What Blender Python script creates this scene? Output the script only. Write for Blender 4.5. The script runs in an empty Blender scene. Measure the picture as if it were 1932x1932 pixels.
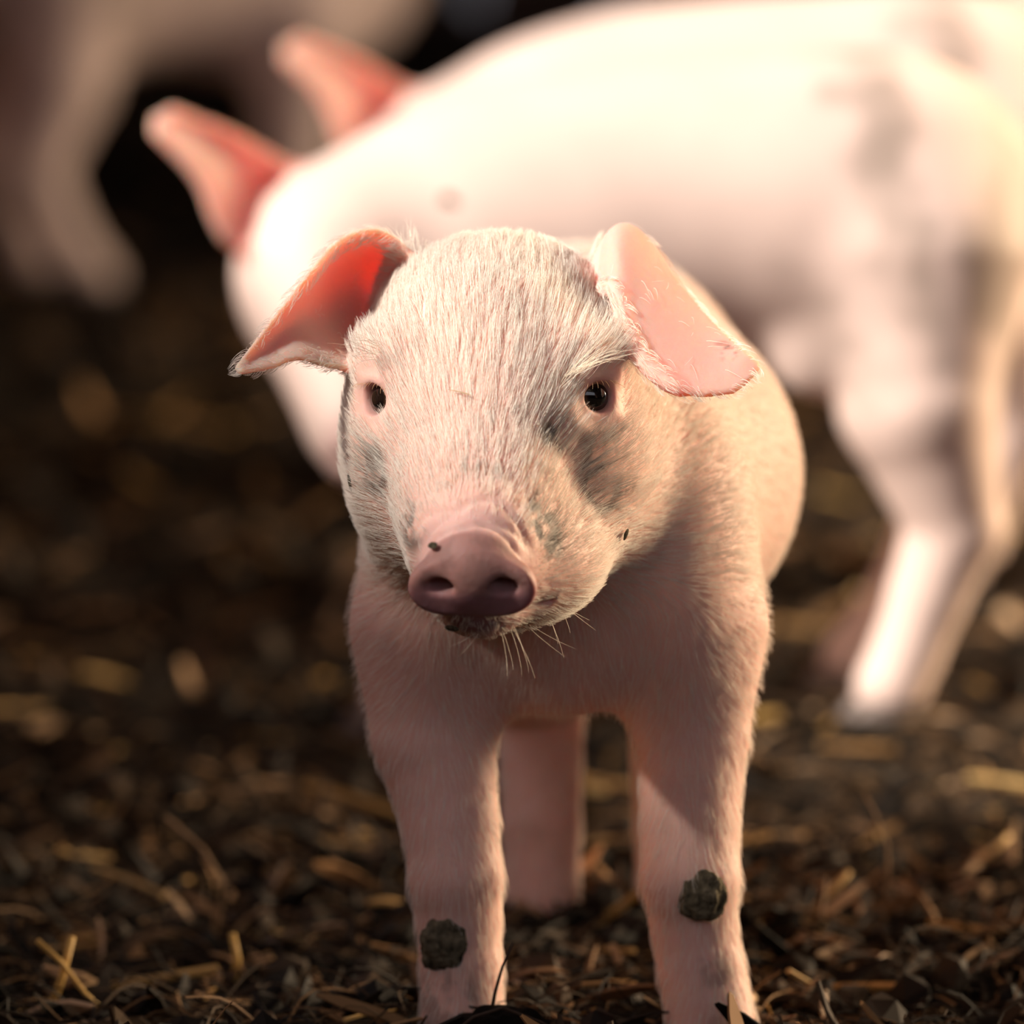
import bpy, bmesh, math, random
import numpy as np
from mathutils import Vector, Matrix, kdtree

# ------------------------------------------------------------------ camera, light, exposure
scn = bpy.context.scene
COL = scn.collection
cam_d = bpy.data.cameras.new('camera')
cam = bpy.data.objects.new('camera', cam_d)
COL.objects.link(cam)
cam.location = (0.0, -3.0, 0.635)
cam.rotation_euler = (math.radians(90 - 7.615), 0, 0)
cam_d.sensor_width = 36.0
cam_d.lens = 257.14
cam_d.clip_start = 0.05
cam_d.dof.use_dof = True
cam_d.dof.focus_distance = 3.015
cam_d.dof.aperture_fstop = 5.0
scn.camera = cam

w = bpy.data.worlds.new('sky')
scn.world = w
w.use_nodes = True
bg = w.node_tree.nodes['Background']
bg.inputs[0].default_value = (0.88, 0.86, 0.95, 1)
bg.inputs[1].default_value = 1.15

sun_d = bpy.data.lights.new('sun', 'SUN')
sun = bpy.data.objects.new('sun', sun_d)
COL.objects.link(sun)
SUN_TO = Vector((-0.68, -0.40, 0.60)).normalized()
sun.rotation_euler = SUN_TO.to_track_quat('Z', 'Y').to_euler()
sun.location = (-2, -1, 5)
sun_d.energy = 6.5
sun_d.angle = math.radians(7.0)
sun_d.color = (1.0, 0.91, 0.80)

# added area light for the warm glow from the right; source unseen
side_light_d = bpy.data.lights.new('warm_side_light', 'AREA')
side_light = bpy.data.objects.new('warm_side_light', side_light_d)
COL.objects.link(side_light)
side_light_d.shape = 'RECTANGLE'; side_light_d.size = 1.6; side_light_d.size_y = 1.6
side_light_d.spread = math.radians(80); side_light_d.energy = 105; side_light_d.color = (1.0, 0.75, 0.48)
side_light.location = (4.15, 2.6, 1.3)
side_light.rotation_euler = (Vector((4.15, 2.6, 1.3)) - Vector((.1, .4, .2))).to_track_quat('Z', 'Y').to_euler()

scn.view_settings.view_transform = 'Standard'
scn.view_settings.look = 'None'
scn.view_settings.gamma = 1.0
scn.view_settings.use_curve_mapping = False
scn.view_settings.exposure = 0.0
scn.cycles.adaptive_threshold = 0.025
scn.cycles.max_bounces = 5
scn.cycles.diffuse_bounces = 3
scn.cycles.glossy_bounces = 2
scn.cycles.transmission_bounces = 3
scn.cycles.caustics_reflective = False
scn.cycles.caustics_refractive = False

RNG = np.random.default_rng(11)
random.seed(5)

# ------------------------------------------------------------------ small helpers
def tag(o, label=None, cat=None, group=None, kind=None):
    for k, v in (('label', label), ('category', cat), ('group', group), ('kind', kind)):
        if v:
            o[k] = v
    return o

def link(name, data, mat=None, parent=None):
    o = bpy.data.objects.new(name, data)
    COL.objects.link(o)
    if mat is not None and not data.materials:
        data.materials.append(mat)
    if parent is not None:
        o.parent = parent
    return o

def empty(name, loc=(0, 0, 0)):
    o = bpy.data.objects.new(name, None)
    o.empty_display_size = 0.05
    o.location = loc
    COL.objects.link(o)
    return o

def np_mesh(name, V, Q, smooth=True):
    """mesh from vertices (n,3) and faces: an int array (m,k)"""
    me = bpy.data.meshes.new(name)
    n, k = len(Q), Q.shape[1]
    me.vertices.add(len(V)); me.vertices.foreach_set('co', np.ascontiguousarray(V, np.float32).ravel())
    me.loops.add(n * k); me.loops.foreach_set('vertex_index', np.ascontiguousarray(Q, np.int32).ravel())
    me.polygons.add(n); me.polygons.foreach_set('loop_start', np.arange(0, n * k, k, dtype=np.int32))
    me.update(calc_edges=True)
    me.polygons.foreach_set('use_smooth', np.full(n, smooth, bool))
    me.update()
    return me

def set_color(me, name, C, domain='POINT'):
    a = me.attributes.new(name, 'FLOAT_COLOR', domain)
    rgba = np.ones((len(C), 4), np.float32); rgba[:, :3] = C
    a.data.foreach_set('color', rgba.ravel())

def vnoise(P, scale, seed=0):
    """smooth value noise in 3D, 0..1"""
    p = np.asarray(P, np.float64) * scale + 37.3 * (seed + 1)
    i = np.floor(p).astype(np.int64); f = p - i; f = f * f * (3 - 2 * f)
    def h(a, b, c):
        n = (a * 374761393 + b * 668265263 + c * 2147483647 + seed * 1274126177) & 0xffffffff
        n = ((n ^ (n >> 13)) * 1274126177) & 0xffffffff
        n = ((n ^ (n >> 16)) * 2246822519) & 0xffffffff
        return (n & 0xffffff) / float(0xffffff)
    r = 0
    for a in (0, 1):
        for b in (0, 1):
            for c in (0, 1):
                wgt = (f[..., 0] if a else 1 - f[..., 0]) * (f[..., 1] if b else 1 - f[..., 1]) * (f[..., 2] if c else 1 - f[..., 2])
                r = r + wgt * h(i[..., 0] + a, i[..., 1] + b, i[..., 2] + c)
    return r

def fbm(P, scale, seed=0, o=3):
    r, a, t = 0, 1.0, 0
    for k in range(o):
        r = r + a * vnoise(P, scale * 2 ** k, seed + k); t += a; a *= .5
    return r / t

def sstep(a, b, x):
    t = np.clip((x - a) / (b - a), 0, 1)
    return t * t * (3 - 2 * t)

# ------------------------------------------------------------------ materials
def mat(name):
    m = bpy.data.materials.new(name); m.use_nodes = True
    return m, m.node_tree.nodes, m.node_tree.links, m.node_tree.nodes['Principled BSDF']

def plain(name, col, rough=.7, noise=0, bump=0, spec=.3, scale=60):
    m, N, L, b = mat(name)
    b.inputs['Base Color'].default_value = (*col, 1); b.inputs['Roughness'].default_value = rough
    b.inputs['Specular IOR Level'].default_value = spec
    tc = N.new('ShaderNodeTexCoord'); nt = N.new('ShaderNodeTexNoise')
    nt.inputs['Scale'].default_value = scale; nt.inputs['Detail'].default_value = 5
    L.new(tc.outputs['Object'], nt.inputs['Vector'])
    if noise:
        r = N.new('ShaderNodeValToRGB')
        r.color_ramp.elements[0].position = .3; r.color_ramp.elements[1].position = .7
        r.color_ramp.elements[0].color = (*[c * (1 - noise) for c in col], 1)
        r.color_ramp.elements[1].color = (*[min(1, c * (1 + noise)) for c in col], 1)
        L.new(nt.outputs['Fac'], r.inputs['Fac']); L.new(r.outputs['Color'], b.inputs['Base Color'])
    if bump:
        bp = N.new('ShaderNodeBump'); bp.inputs['Strength'].default_value = bump; bp.inputs['Distance'].default_value = .004
        L.new(nt.outputs['Fac'], bp.inputs['Height']); L.new(bp.outputs['Normal'], b.inputs['Normal'])
    return m

def skin_mat(name, sss=.5, scale=.006, rough=.55, bump=.35, bscale=420):
    m, N, L, b = mat(name)
    at = N.new('ShaderNodeAttribute'); at.attribute_name = 'skin'
    L.new(at.outputs['Color'], b.inputs['Base Color'])
    b.inputs['Subsurface Weight'].default_value = sss
    b.inputs['Subsurface Radius'].default_value = (1.0, .30, .16)
    th = N.new('ShaderNodeAttribute'); th.attribute_name = 'thin'
    ma = N.new('ShaderNodeMath'); ma.operation = 'MULTIPLY_ADD'; ma.inputs[1].default_value = .016; ma.inputs[2].default_value = scale
    L.new(th.outputs['Fac'], ma.inputs[0]); L.new(ma.outputs[0], b.inputs['Subsurface Scale'])
    mb = N.new('ShaderNodeMath'); mb.operation = 'MULTIPLY_ADD'; mb.inputs[1].default_value = .97 - sss; mb.inputs[2].default_value = sss
    L.new(th.outputs['Fac'], mb.inputs[0]); L.new(mb.outputs[0], b.inputs['Subsurface Weight'])
    b.inputs['Roughness'].default_value = rough
    b.inputs['Specular IOR Level'].default_value = .25
    tc = N.new('ShaderNodeTexCoord'); nt = N.new('ShaderNodeTexNoise')
    nt.inputs['Scale'].default_value = bscale; nt.inputs['Detail'].default_value = 4
    L.new(tc.outputs['Object'], nt.inputs['Vector'])
    bp = N.new('ShaderNodeBump'); bp.inputs['Strength'].default_value = bump; bp.inputs['Distance'].default_value = .0008
    L.new(nt.outputs['Fac'], bp.inputs['Height']); L.new(bp.outputs['Normal'], b.inputs['Normal'])
    return m

def attr_mat(name, attr, rough=.6, spec=.3, transl=0):
    m, N, L, b = mat(name)
    at = N.new('ShaderNodeAttribute'); at.attribute_name = attr
    L.new(at.outputs['Color'], b.inputs['Base Color'])
    b.inputs['Roughness'].default_value = rough; b.inputs['Specular IOR Level'].default_value = spec
    if transl:
        t = N.new('ShaderNodeBsdfTranslucent'); mx = N.new('ShaderNodeMixShader')
        L.new(at.outputs['Color'], t.inputs['Color']); mx.inputs[0].default_value = transl
        L.new(b.outputs[0], mx.inputs[1]); L.new(t.outputs[0], mx.inputs[2])
        L.new(mx.outputs[0], N['Material Output'].inputs['Surface'])
    return m

M_SKIN = skin_mat('piglet_skin')
M_SKIN_BG = skin_mat('pale_pig_skin', sss=.0, scale=.007, bump=.2, bscale=120)
M_FUR = attr_mat('piglet_hair', 'hair_color', rough=.45, spec=.35, transl=.35)
M_HOOF = plain('hoof_horn', (.22, .17, .15), .5, .35, .2, scale=90)
M_LITTER = attr_mat('litter_bits', 'tint', rough=.75, spec=.2)
M_SOIL = plain('dark_litter_soil', (.012, .008, .0045), .9, .6, 1.0, .15, scale=130)
M_MUD = plain('drying_mud', (.12, .10, .065), .9, .7, 1.0, .1, scale=5)
M_WOOD = plain('stained_barn_wood', (.13, .072, .050), .85, .5, .6, .2, scale=9)
M_ROOF = plain('roof_sheet', (.10, .08, .07), .8, .2, .1, .2, scale=5)

def eye_mat():
    m, N, L, b = mat('dark_brown_eye')
    tc = N.new('ShaderNodeTexCoord'); sep = N.new('ShaderNodeSeparateXYZ')
    L.new(tc.outputs['Object'], sep.inputs[0])
    r = N.new('ShaderNodeValToRGB'); r.color_ramp.interpolation = 'LINEAR'
    e = r.color_ramp.elements
    # local z along the gaze, in eyeball radii x 0.01 m
    mul = N.new('ShaderNodeMath'); mul.operation = 'MULTIPLY'; mul.inputs[1].default_value = 100.0
    L.new(sep.outputs['Z'], mul.inputs[0])
    e[0].position = .45; e[0].color = (.55, .42, .36, 1)
    e[1].position = .53; e[1].color = (.06, .030, .016, 1)
    x = e.new(.82); x.color = (.055, .028, .015, 1)
    x = e.new(.87); x.color = (.004, .003, .003, 1)
    L.new(mul.outputs[0], r.inputs['Fac']); L.new(r.outputs['Color'], b.inputs['Base Color'])
    b.inputs['Roughness'].default_value = .06; b.inputs['Specular IOR Level'].default_value = .6
    b.inputs['Coat Weight'].default_value = .6; b.inputs['Coat Roughness'].default_value = .02
    return m
M_EYE = eye_mat()

# ------------------------------------------------------------------ implicit-surface modeller (smooth unions -> one continuous mesh)
class Field:
    def __init__(self, lo, hi, h):
        self.lo = np.array(lo, float); self.h = h
        self.n = np.ceil((np.array(hi) - self.lo) / h).astype(int) + 1
        self.F = np.full(self.n, 1.0, np.float32)
        self.ax = [(self.lo[i] + h * np.arange(self.n[i])).astype(np.float32) for i in range(3)]
    def win(self, lo, hi, m):
        s = []
        for i in range(3):
            a = max(0, int((lo[i] - m - self.lo[i]) / self.h)); b = min(self.n[i], int((hi[i] + m - self.lo[i]) / self.h) + 2)
            if b <= a:
                return None, None
            s.append(slice(a, b))
        g = (self.ax[0][s[0]][:, None, None], self.ax[1][s[1]][None, :, None], self.ax[2][s[2]][None, None, :])
        return tuple(s), g
    def put(self, s, d, k, cut=False):
        a = self.F[s]
        d = d.astype(np.float32)
        if cut:
            d = -d
            hh = np.clip(.5 - .5 * (d - a) / k, 0, 1)
            self.F[s] = a * hh + d * (1 - hh) + k * hh * (1 - hh)
        else:
            hh = np.clip(.5 + .5 * (d - a) / k, 0, 1)
            self.F[s] = d * (1 - hh) + a * hh - k * hh * (1 - hh)
    def ell(self, c, r, k=.015, R=None, cut=False):
        r = np.array(r, float); c = np.array(c, float); m = max(.05, k) if not cut else k + .004
        e = np.full(3, r.max()) if R is not None else r
        s, g = self.win(c - e, c + e, m)
        if s is None: return
        x, y, z = g[0] - c[0], g[1] - c[1], g[2] - c[2]
        if R is not None:
            x, y, z = (R[0, 0] * x + R[0, 1] * y + R[0, 2] * z, R[1, 0] * x + R[1, 1] * y + R[1, 2] * z, R[2, 0] * x + R[2, 1] * y + R[2, 2] * z)
        k0 = np.sqrt((x / r[0]) ** 2 + (y / r[1]) ** 2 + (z / r[2]) ** 2)
        k1 = np.sqrt((x / r[0] ** 2) ** 2 + (y / r[1] ** 2) ** 2 + (z / r[2] ** 2) ** 2) + 1e-6
        self.put(s, k0 * (k0 - 1) / k1, k, cut)
    def cone(self, a, b, ra, rb, k=.012, cut=False):
        a = np.array(a, float); b = np.array(b, float); m = max(.05, k) if not cut else k + .004
        q = max(ra, rb)
        s, g = self.win(np.minimum(a, b) - q, np.maximum(a, b) + q, m)
        if s is None: return
        x, y, z = g[0] - a[0], g[1] - a[1], g[2] - a[2]
        v = b - a; L2 = v @ v + 1e-12
        t = np.clip((x * v[0] + y * v[1] + z * v[2]) / L2, 0, 1)
        d = np.sqrt((x - t * v[0]) ** 2 + (y - t * v[1]) ** 2 + (z - t * v[2]) ** 2) - (ra + (rb - ra) * t)
        self.put(s, d, k, cut)
    def chain(self, pts, k=.012):
        A = np.array([p for p, _ in pts], float); q = max(r for _, r in pts)
        s, g = self.win(A.min(0) - q, A.max(0) + q, max(.05, k))
        D = None
        for (a, ra), (b, rb) in zip(pts, pts[1:]):
            x, y, z = g[0] - a[0], g[1] - a[1], g[2] - a[2]
            v = np.array(b, float) - np.array(a, float); L2 = v @ v + 1e-12
            t = np.clip((x * v[0] + y * v[1] + z * v[2]) / L2, 0, 1)
            d = np.sqrt((x - t * v[0]) ** 2 + (y - t * v[1]) ** 2 + (z - t * v[2]) ** 2) - (ra + (rb - ra) * t)
            if D is None:
                D = d
            else:
                hh = np.clip(.5 + .5 * (d - D) / .003, 0, 1)
                D = d * (1 - hh) + D * hh - .003 * hh * (1 - hh)
        self.put(s, D, k)
    def shell(self, P, r, k=.005, reach=.009):
        """thin sheet given by dense surface points P with half thickness r"""
        h = self.h; R = int(math.ceil(reach / h))
        base = np.round((P - self.lo) / h).astype(int)
        o = np.arange(-R, R + 1)
        off = np.stack(np.meshgrid(o, o, o, indexing='ij'), -1).reshape(-1, 3)
        lo = base.min(0) - R; hi = base.max(0) + R + 1
        lo = np.maximum(lo, 0); hi = np.minimum(hi, self.n)
        T = np.full(hi - lo, reach, np.float32); flat = T.ravel(); sh = T.shape
        for i in range(0, len(P), 400):
            idx = base[i:i + 400, None, :] + off[None]
            pos = self.lo + idx * h
            d = np.sqrt(((pos - P[i:i + 400, None, :]) ** 2).sum(-1)) - r[i:i + 400, None]
            j = idx - lo
            ok = ((j >= 0) & (j < np.array(sh))).all(-1)
            np.minimum.at(flat, (j[..., 0] * sh[1] * sh[2] + j[..., 1] * sh[2] + j[..., 2])[ok], d[ok].astype(np.float32))
        T = flat.reshape(sh)
        self.put(tuple(slice(a, b) for a, b in zip(lo, hi)), T, k)
    def mesh(self):
        F = self.F; n = self.n
        ins = F < 0
        cnt = np.zeros(n - 1, np.uint8)
        for a in (0, 1):
            for b in (0, 1):
                for c in (0, 1):
                    cnt += ins[a:n[0] - 1 + a, b:n[1] - 1 + b, c:n[2] - 1 + c]
        I = np.argwhere((cnt > 0) & (cnt < 8))
        vid = np.full(n - 1, -1, np.int32); vid[tuple(I.T)] = np.arange(len(I))
        corners = [(a, b, c) for a in (0, 1) for b in (0, 1) for c in (0, 1)]
        val = {q: F[I[:, 0] + q[0], I[:, 1] + q[1], I[:, 2] + q[2]].astype(np.float64) for q in corners}
        acc = np.zeros((len(I), 3)); num = np.zeros(len(I))
        for q in corners:
            for ax in range(3):
                if q[ax] == 0:
                    p = list(q); p[ax] = 1; p = tuple(p)
                    va, vb = val[q], val[p]
                    m = (va < 0) != (vb < 0)
                    t = np.where(m, va / np.where(m, va - vb, 1), 0)
                    pt = np.tile(np.array(q, float), (len(I), 1)); pt[:, ax] = t
                    acc[m] += pt[m]; num[m] += 1
        V = self.lo + (I + acc / num[:, None]) * self.h
        Q = []
        for ax in range(3):
            u, v = (ax + 1) % 3, (ax + 2) % 3
            A = np.take(ins, np.arange(n[ax] - 1), ax); B = np.take(ins, np.arange(1, n[ax]), ax)
            E = np.argwhere(A != B)
            ok = (E[:, u] > 0) & (E[:, v] > 0) & (E[:, u] < n[u] - 1) & (E[:, v] < n[v] - 1)
            E = E[ok]; fl = A[tuple(E.T)]
            q = []
            for du, dv in ((1, 1), (0, 1), (0, 0), (1, 0)):
                e = E.copy(); e[:, u] -= du; e[:, v] -= dv
                q.append(vid[tuple(e.T)])
            q = np.stack(q, 1); q[~fl] = q[~fl][:, ::-1]
            Q.append(q)
        return V, np.concatenate(Q)

def patch(rows, nu=50, nv=80):
    """dense points on a sheet through rows of 3 control points; returns points, u (0..1 across), v (0..1 base to tip)"""
    C = np.array(rows, float); m = len(C)
    P = np.concatenate([[2 * C[0] - C[1]], C, [2 * C[-1] - C[-2]]])
    out, U, Vv = [], [], []
    for v in np.linspace(0, m - 1 - 1e-6, nv):
        i = int(v); t = v - i
        a, b, c, d = P[i], P[i + 1], P[i + 2], P[i + 3]
        r = .5 * (2 * b + (c - a) * t + (2 * a - 5 * b + 4 * c - d) * t * t + (3 * b - a - 3 * c + d) * t ** 3)
        u = np.linspace(0, 1, nu)[:, None]
        ctrl = 2 * r[1] - .5 * (r[0] + r[2])
        out.append((1 - u) ** 2 * r[0] + 2 * u * (1 - u) * ctrl + u * u * r[2])
        U.append(u[:, 0]); Vv.append(np.full(nu, v / (m - 1)))
    return np.concatenate(out), np.concatenate(U), np.concatenate(Vv)

def frame(zdir, up=(0, 0, 1)):
    z = np.array(zdir, float); z /= np.linalg.norm(z)
    x = np.cross(np.array(up, float), z); x /= np.linalg.norm(x)
    return np.stack([x, np.cross(z, x), z])

def vert_normals(V, Q):
    n = np.cross(V[Q[:, 2]] - V[Q[:, 0]], V[Q[:, 3]] - V[Q[:, 1]])
    N = np.zeros_like(V)
    for k in range(4):
        np.add.at(N, Q[:, k], n)
    return N / (np.linalg.norm(N, axis=1, keepdims=True) + 1e-12), n

def uv_sphere(name, r, seg=28, rings=16):
    bm = bmesh.new(); bmesh.ops.create_uvsphere(bm, u_segments=seg, v_segments=rings, radius=r)
    for f in bm.faces: f.smooth = True
    me = bpy.data.meshes.new(name); bm.to_mesh(me); bm.free()
    return me

def hoof_mesh(s=1.0):
    """cloven hoof: two blunt toes side by side, pointing to -Y, sole at z = 0"""
    bm = bmesh.new()
    for sx in (-1, 1):
        rings = []
        for z, w_, l, yo in ((0, .0095, .021, -.006), (.006, .0095, .020, -.005), (.014, .0085, .016, -.001), (.021, .0070, .0125, .003)):
            ring = []
            for k in range(10):
                a = 2 * math.pi * k / 10
                x = w_ * math.cos(a) * (1 - .25 * max(0, -math.sin(a)))
                ring.append(bm.verts.new((s * (sx * .0092 + x), s * (yo + l * math.sin(a)), s * z)))
            rings.append(ring)
        for a, b in zip(rings, rings[1:]):
            for k in range(10):
                bm.faces.new((a[k], a[(k + 1) % 10], b[(k + 1) % 10], b[k]))
        bm.faces.new(rings[0][::-1]); bm.faces.new(rings[-1])
    for f in bm.faces: f.smooth = True
    me = bpy.data.meshes.new('hoof'); bm.to_mesh(me); bm.free()
    return me
HOOF = hoof_mesh()
#@@STRUCT@@
# ------------------------------------------------------------------ the setting: ground, back wall, unseen walls and roof added to shape the light
def ground_z(X, Y):
    P = np.stack([X, Y, np.zeros_like(X)], -1)
    z = .026 * (fbm(P, 9, 3, 3) - .5) + .022 * (fbm(P, 30, 8, 3) - .5) + .05 * (vnoise(P, 1.6, 21) - .5) * sstep(.6, 1.6, np.abs(Y - .2))
    return z - .002

gx = np.concatenate([-np.geomspace(.9, 7, 40)[::-1], np.linspace(-.88, .88, 260), np.geomspace(.9, 7, 40)])
gy = np.concatenate([-np.geomspace(.32, 4.5, 24)[::-1], np.linspace(-.3, 1.6, 280), np.geomspace(1.61, 7.2, 170)])
GX, GY = np.meshgrid(gx, gy, indexing='ij')
GV = np.stack([GX, GY, ground_z(GX, GY)], -1).reshape(-1, 3)
ii, jj = np.meshgrid(np.arange(len(gx) - 1), np.arange(len(gy) - 1), indexing='ij')
b0 = (ii * len(gy) + jj).ravel()
GQ = np.stack([b0, b0 + len(gy), b0 + len(gy) + 1, b0 + 1], 1)
floor = link('floor', np_mesh('floor', GV, GQ), M_SOIL)
tag(floor, 'dark brown trampled manure and litter floor of the pen', kind='structure')

def box_mesh(name, sx, sy, sz, bevel=.004):
    bm = bmesh.new(); bmesh.ops.create_cube(bm, size=1)
    bmesh.ops.scale(bm, vec=(sx, sy, sz), verts=bm.verts)
    if bevel:
        bmesh.ops.bevel(bm, geom=list(bm.edges), offset=bevel, segments=1, affect='EDGES')
    me = bpy.data.meshes.new(name); bm.to_mesh(me); bm.free()
    return me

wall = empty('wall_back', (0, 6.6, 0)); tag(wall, 'dark stained upright board wall at the back of the pen', kind='structure')
bd = box_mesh('board', .178, .03, 2.7)
for k in range(62):
    o = link('board', bd, M_WOOD, wall); o.location = (-5.6 + k * .182, random.uniform(-.008, .008), 1.3)
for z in (.5, 2.0):
    o = link('rail', box_mesh('rail', 11.3, .05, .12), M_WOOD, wall); o.location = (0, .045, z)
# unseen board partition at the left, heights shaped to cut the sun: lower panels in front, full height at the back
pl = box_mesh('board', .03, .178, 1.0, 0)
wl = empty('shade_wall_left', (-.78, 0, 0)); tag(wl, 'unseen board partition at the left, panel heights shaped to shade the pigs', kind='structure')
for k in range(54):
    y = -3.2 + k * .182
    hgt = .885 if y < .03 else (.77 if y < 1.35 else 1.7)
    o = link('board', pl, M_WOOD, wl); o.scale = (1, 1, hgt + .05); o.location = (random.uniform(-.005, .005), y, hgt / 2 - .025)
# unseen walls added to cut the sky light: right side with a gap for the warm light, half-height front behind the camera
wr = empty('shade_wall_right', (4.25, 0, 0)); tag(wr, 'unseen board wall added to cut sky light, with a gap for the warm light', kind='structure')
pr = box_mesh('board', .03, .36, 2.7, 0)
for k in range(31):
    y = -4.1 + k * .362
    if 1.6 < y < 3.7:
        continue
    o = link('board', pr, M_WOOD, wr); o.location = (0, y, 1.3)
wf = empty('shade_wall_front', (0, -4.3, 0)); tag(wf, 'unseen half-height board wall added to limit sky light from the front', kind='structure')
pf = box_mesh('board', .36, .03, 1.3, 0)
for k in range(15):
    o = link('board', pf, M_WOOD, wf); o.location = (-.95 + k * .362, 0, .6)
roof = link('shade_roof', box_mesh('shade_roof', 5.6, 11.2, .04, 0), M_ROOF); roof.location = (1.55, 1.25, 2.68)  # unseen roof, added so sky light enters mainly from the left
tag(roof, 'unseen low grey roof sheet added to block sky light, open toward one side', kind='structure')
#@@PIGLET@@
# ------------------------------------------------------------------ the piglet in front
SNAP = {}
def build_piglet():
    root = empty('piglet', (0.02, .06, 0))
    OFF = np.array([0.02, .06, 0])
    fd = Field((-.125, -.105, -.006), (.146, .475, .362), .0014)
    # trunk
    fd.ell((.021, .135, .221), (.081, .095, .088), .02)
    fd.ell((.031, .245, .219), (.098, .14, .086), .03)
    fd.ell((.032, .365, .228), (.080, .082, .082), .03)
    fd.ell((.004, .092, .250), (.058, .066, .062), .03)
    fd.ell((-.032, .092, .192), (.028, .050, .062), .025)
    fd.ell((.073, .092, .192), (.028, .050, .062), .025)
    fd.ell((.020, .075, .185), (.040, .028, .045), .03)
    # legs
    fd.chain([((-.034, .088, .170), .035), ((-.0335, .080, .128), .0265), ((-.0265, .070, .092), .0202), ((-.0238, .063, .068), .0196), ((-.0228, .064, .052), .0178), ((-.0215, .062, .030), .0172), ((-.0210, .058, .008), .0178)], .016)
    fd.chain([((.076, .088, .170), .033), ((.077, .080, .128), .0240), ((.0758, .070, .092), .0205), ((.0758, .062, .068), .0208), ((.0775, .064, .048), .0180), ((.0805, .062, .030), .0180), ((.0845, .057, .008), .0188)], .016)
    fd.chain([((.000, .360, .210), .050), ((.003, .335, .150), .038), ((.0130, .372, .090), .0195), ((.0135, .352, .040), .0175), ((.0135, .345, .008), .0175)], .016)
    fd.chain([((.060, .360, .210), .050), ((.070, .335, .150), .038), ((.0750, .372, .090), .0195), ((.0755, .352, .040), .0175), ((.0755, .345, .008), .0175)], .016)
    # tail
    fd.chain([((.032, .440, .270), .010), ((.036, .458, .265), .006), ((.046, .462, .252), .0045), ((.050, .455, .240), .004), ((.044, .452, .232), .0035)], .008)
    # head
    fd.ell((-.006, .058, .293), (.055, .058, .050), .03)
    fd.ell((-.010, .014, .278), (.046, .036, .035), .02)
    fd.cone((-.008, .030, .285), (-.015, -.045, .231), .046, .027, .02)
    fd.ell((-.039, .036, .250), (.029, .045, .042), .03)
    fd.ell((.027, .036, .248), (.029, .045, .042), .03)
    fd.cone((-.006, .040, .232), (-.0135, -.050, .2075), .040, .0185, .02)
    fd.ell((.006, -.008, .215), (.031, .042, .024), .02)
    fd.cone((-.013, -.030, .237), (-.016, -.068, .2210), .030, .0190, .012)
    fd.ell((-.046, .010, .299), (.016, .016, .010), .016)
    fd.ell((.029, .009, .300), (.016, .016, .010), .016)
    # ears
    EL = [[(-.050, .040, .300), (-.052, .078, .314), (-.040, .055, .334)],
          [(-.0640, .026, .2915), (-.0640, .082, .3155), (-.0560, .050, .3455)],
          [(-.0760, .014, .2935), (-.0755, .068, .3180), (-.0720, .038, .3425)],
          [(-.0885, .006, .2975), (-.0870, .036, .3130), (-.0850, .024, .3290)],
          [(-.1000, -.006, .2950), (-.1000, .012, .3020), (-.1000, .010, .3110)],
          [(-.1105, -.015, .2940), (-.1120, -.013, .2945), (-.1125, -.012, .2960)]]
    ER = [[(.0300, .050, .3120), (.0340, .072, .3300), (.0380, .095, .3300)],
          [(.0420, .030, .3240), (.0455, .056, .3450), (.0560, .085, .3370)],
          [(.0475, .013, .3090), (.0590, .034, .3230), (.0711, .058, .3205)],
          [(.0562, .001, .2945), (.0722, .016, .3035), (.0852, .033, .3064)],
          [(.0725, -.005, .2842), (.0850, .002, .2895), (.0955, .014, .2991)],
          [(.0890, -.003, .2838), (.0965, .002, .2885), (.1020, .010, .2942)]]
    ears = []
    for rows in (EL, ER):
        P, U, Vv = patch(rows)
        edge = np.minimum(U, 1 - U)
        r = (.0023 - .0007 * Vv) * (.72 + .28 * sstep(0, .12, edge))
        ears.append((P, U, Vv))
        fd.shell(P, r, .006)
    # thick rolled front edge of the ear that folds over
    for (P, U, Vv), q in ((ears[1], 0.0),):
        m = (U <= .001) & (Vv > .1) & (Vv < .8)
        pts = P[m][::4]
        for a, b in zip(pts, pts[1:]):
            fd.cone(a, b, .0027, .0027, .004)
    # snout disc
    dz = np.array([-.06, -.91, -.36]); R = frame(dz)          # rows: right(-x as seen from the front), up, forward
    dc = np.array([-.0160, -.0765, .2165])
    s, g = fd.win(dc - .034, dc + .034, .01)
    x, y, z = g[0] - dc[0], g[1] - dc[1], g[2] - dc[2]
    a = R[0, 0] * x + R[0, 1] * y + R[0, 2] * z; b = R[1, 0] * x + R[1, 1] * y + R[1, 2] * z; c = R[2, 0] * x + R[2, 1] * y + R[2, 2] * z
    def e2(ca, cb, ra, rb):
        k0 = np.sqrt(((a - ca) / ra) ** 2 + ((b - cb) / rb) ** 2); k1 = np.sqrt(((a - ca) / ra ** 2) ** 2 + ((b - cb) / rb ** 2) ** 2) + 1e-6
        return k0 * (k0 - 1) / k1
    def sm(p, q, k):
        hh = np.clip(.5 + .5 * (q - p) / k, 0, 1); return q * (1 - hh) + p * hh - k * hh * (1 - hh)
    d2 = sm(sm(e2(-.0110, -.0030, .0150, .0130), e2(.0110, -.0030, .0150, .0130), .003), e2(0, .0015, .0165, .0128), .005)
    rr = .0024
    qx = d2 + rr; qz = np.abs(c + .001 - .0012 * np.cos(np.clip(b / .018, -1, 1) * 2.2)) - .0042 + rr
    dd = np.minimum(np.maximum(qx, qz), 0) + np.sqrt(np.maximum(qx, 0) ** 2 + np.maximum(qz, 0) ** 2) - rr
    fd.put(s, dd, .0030)
    # wrinkles behind the disc, on the top of the muzzle
    s, g = fd.win(dc - .04, dc + .04, .0)
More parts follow.
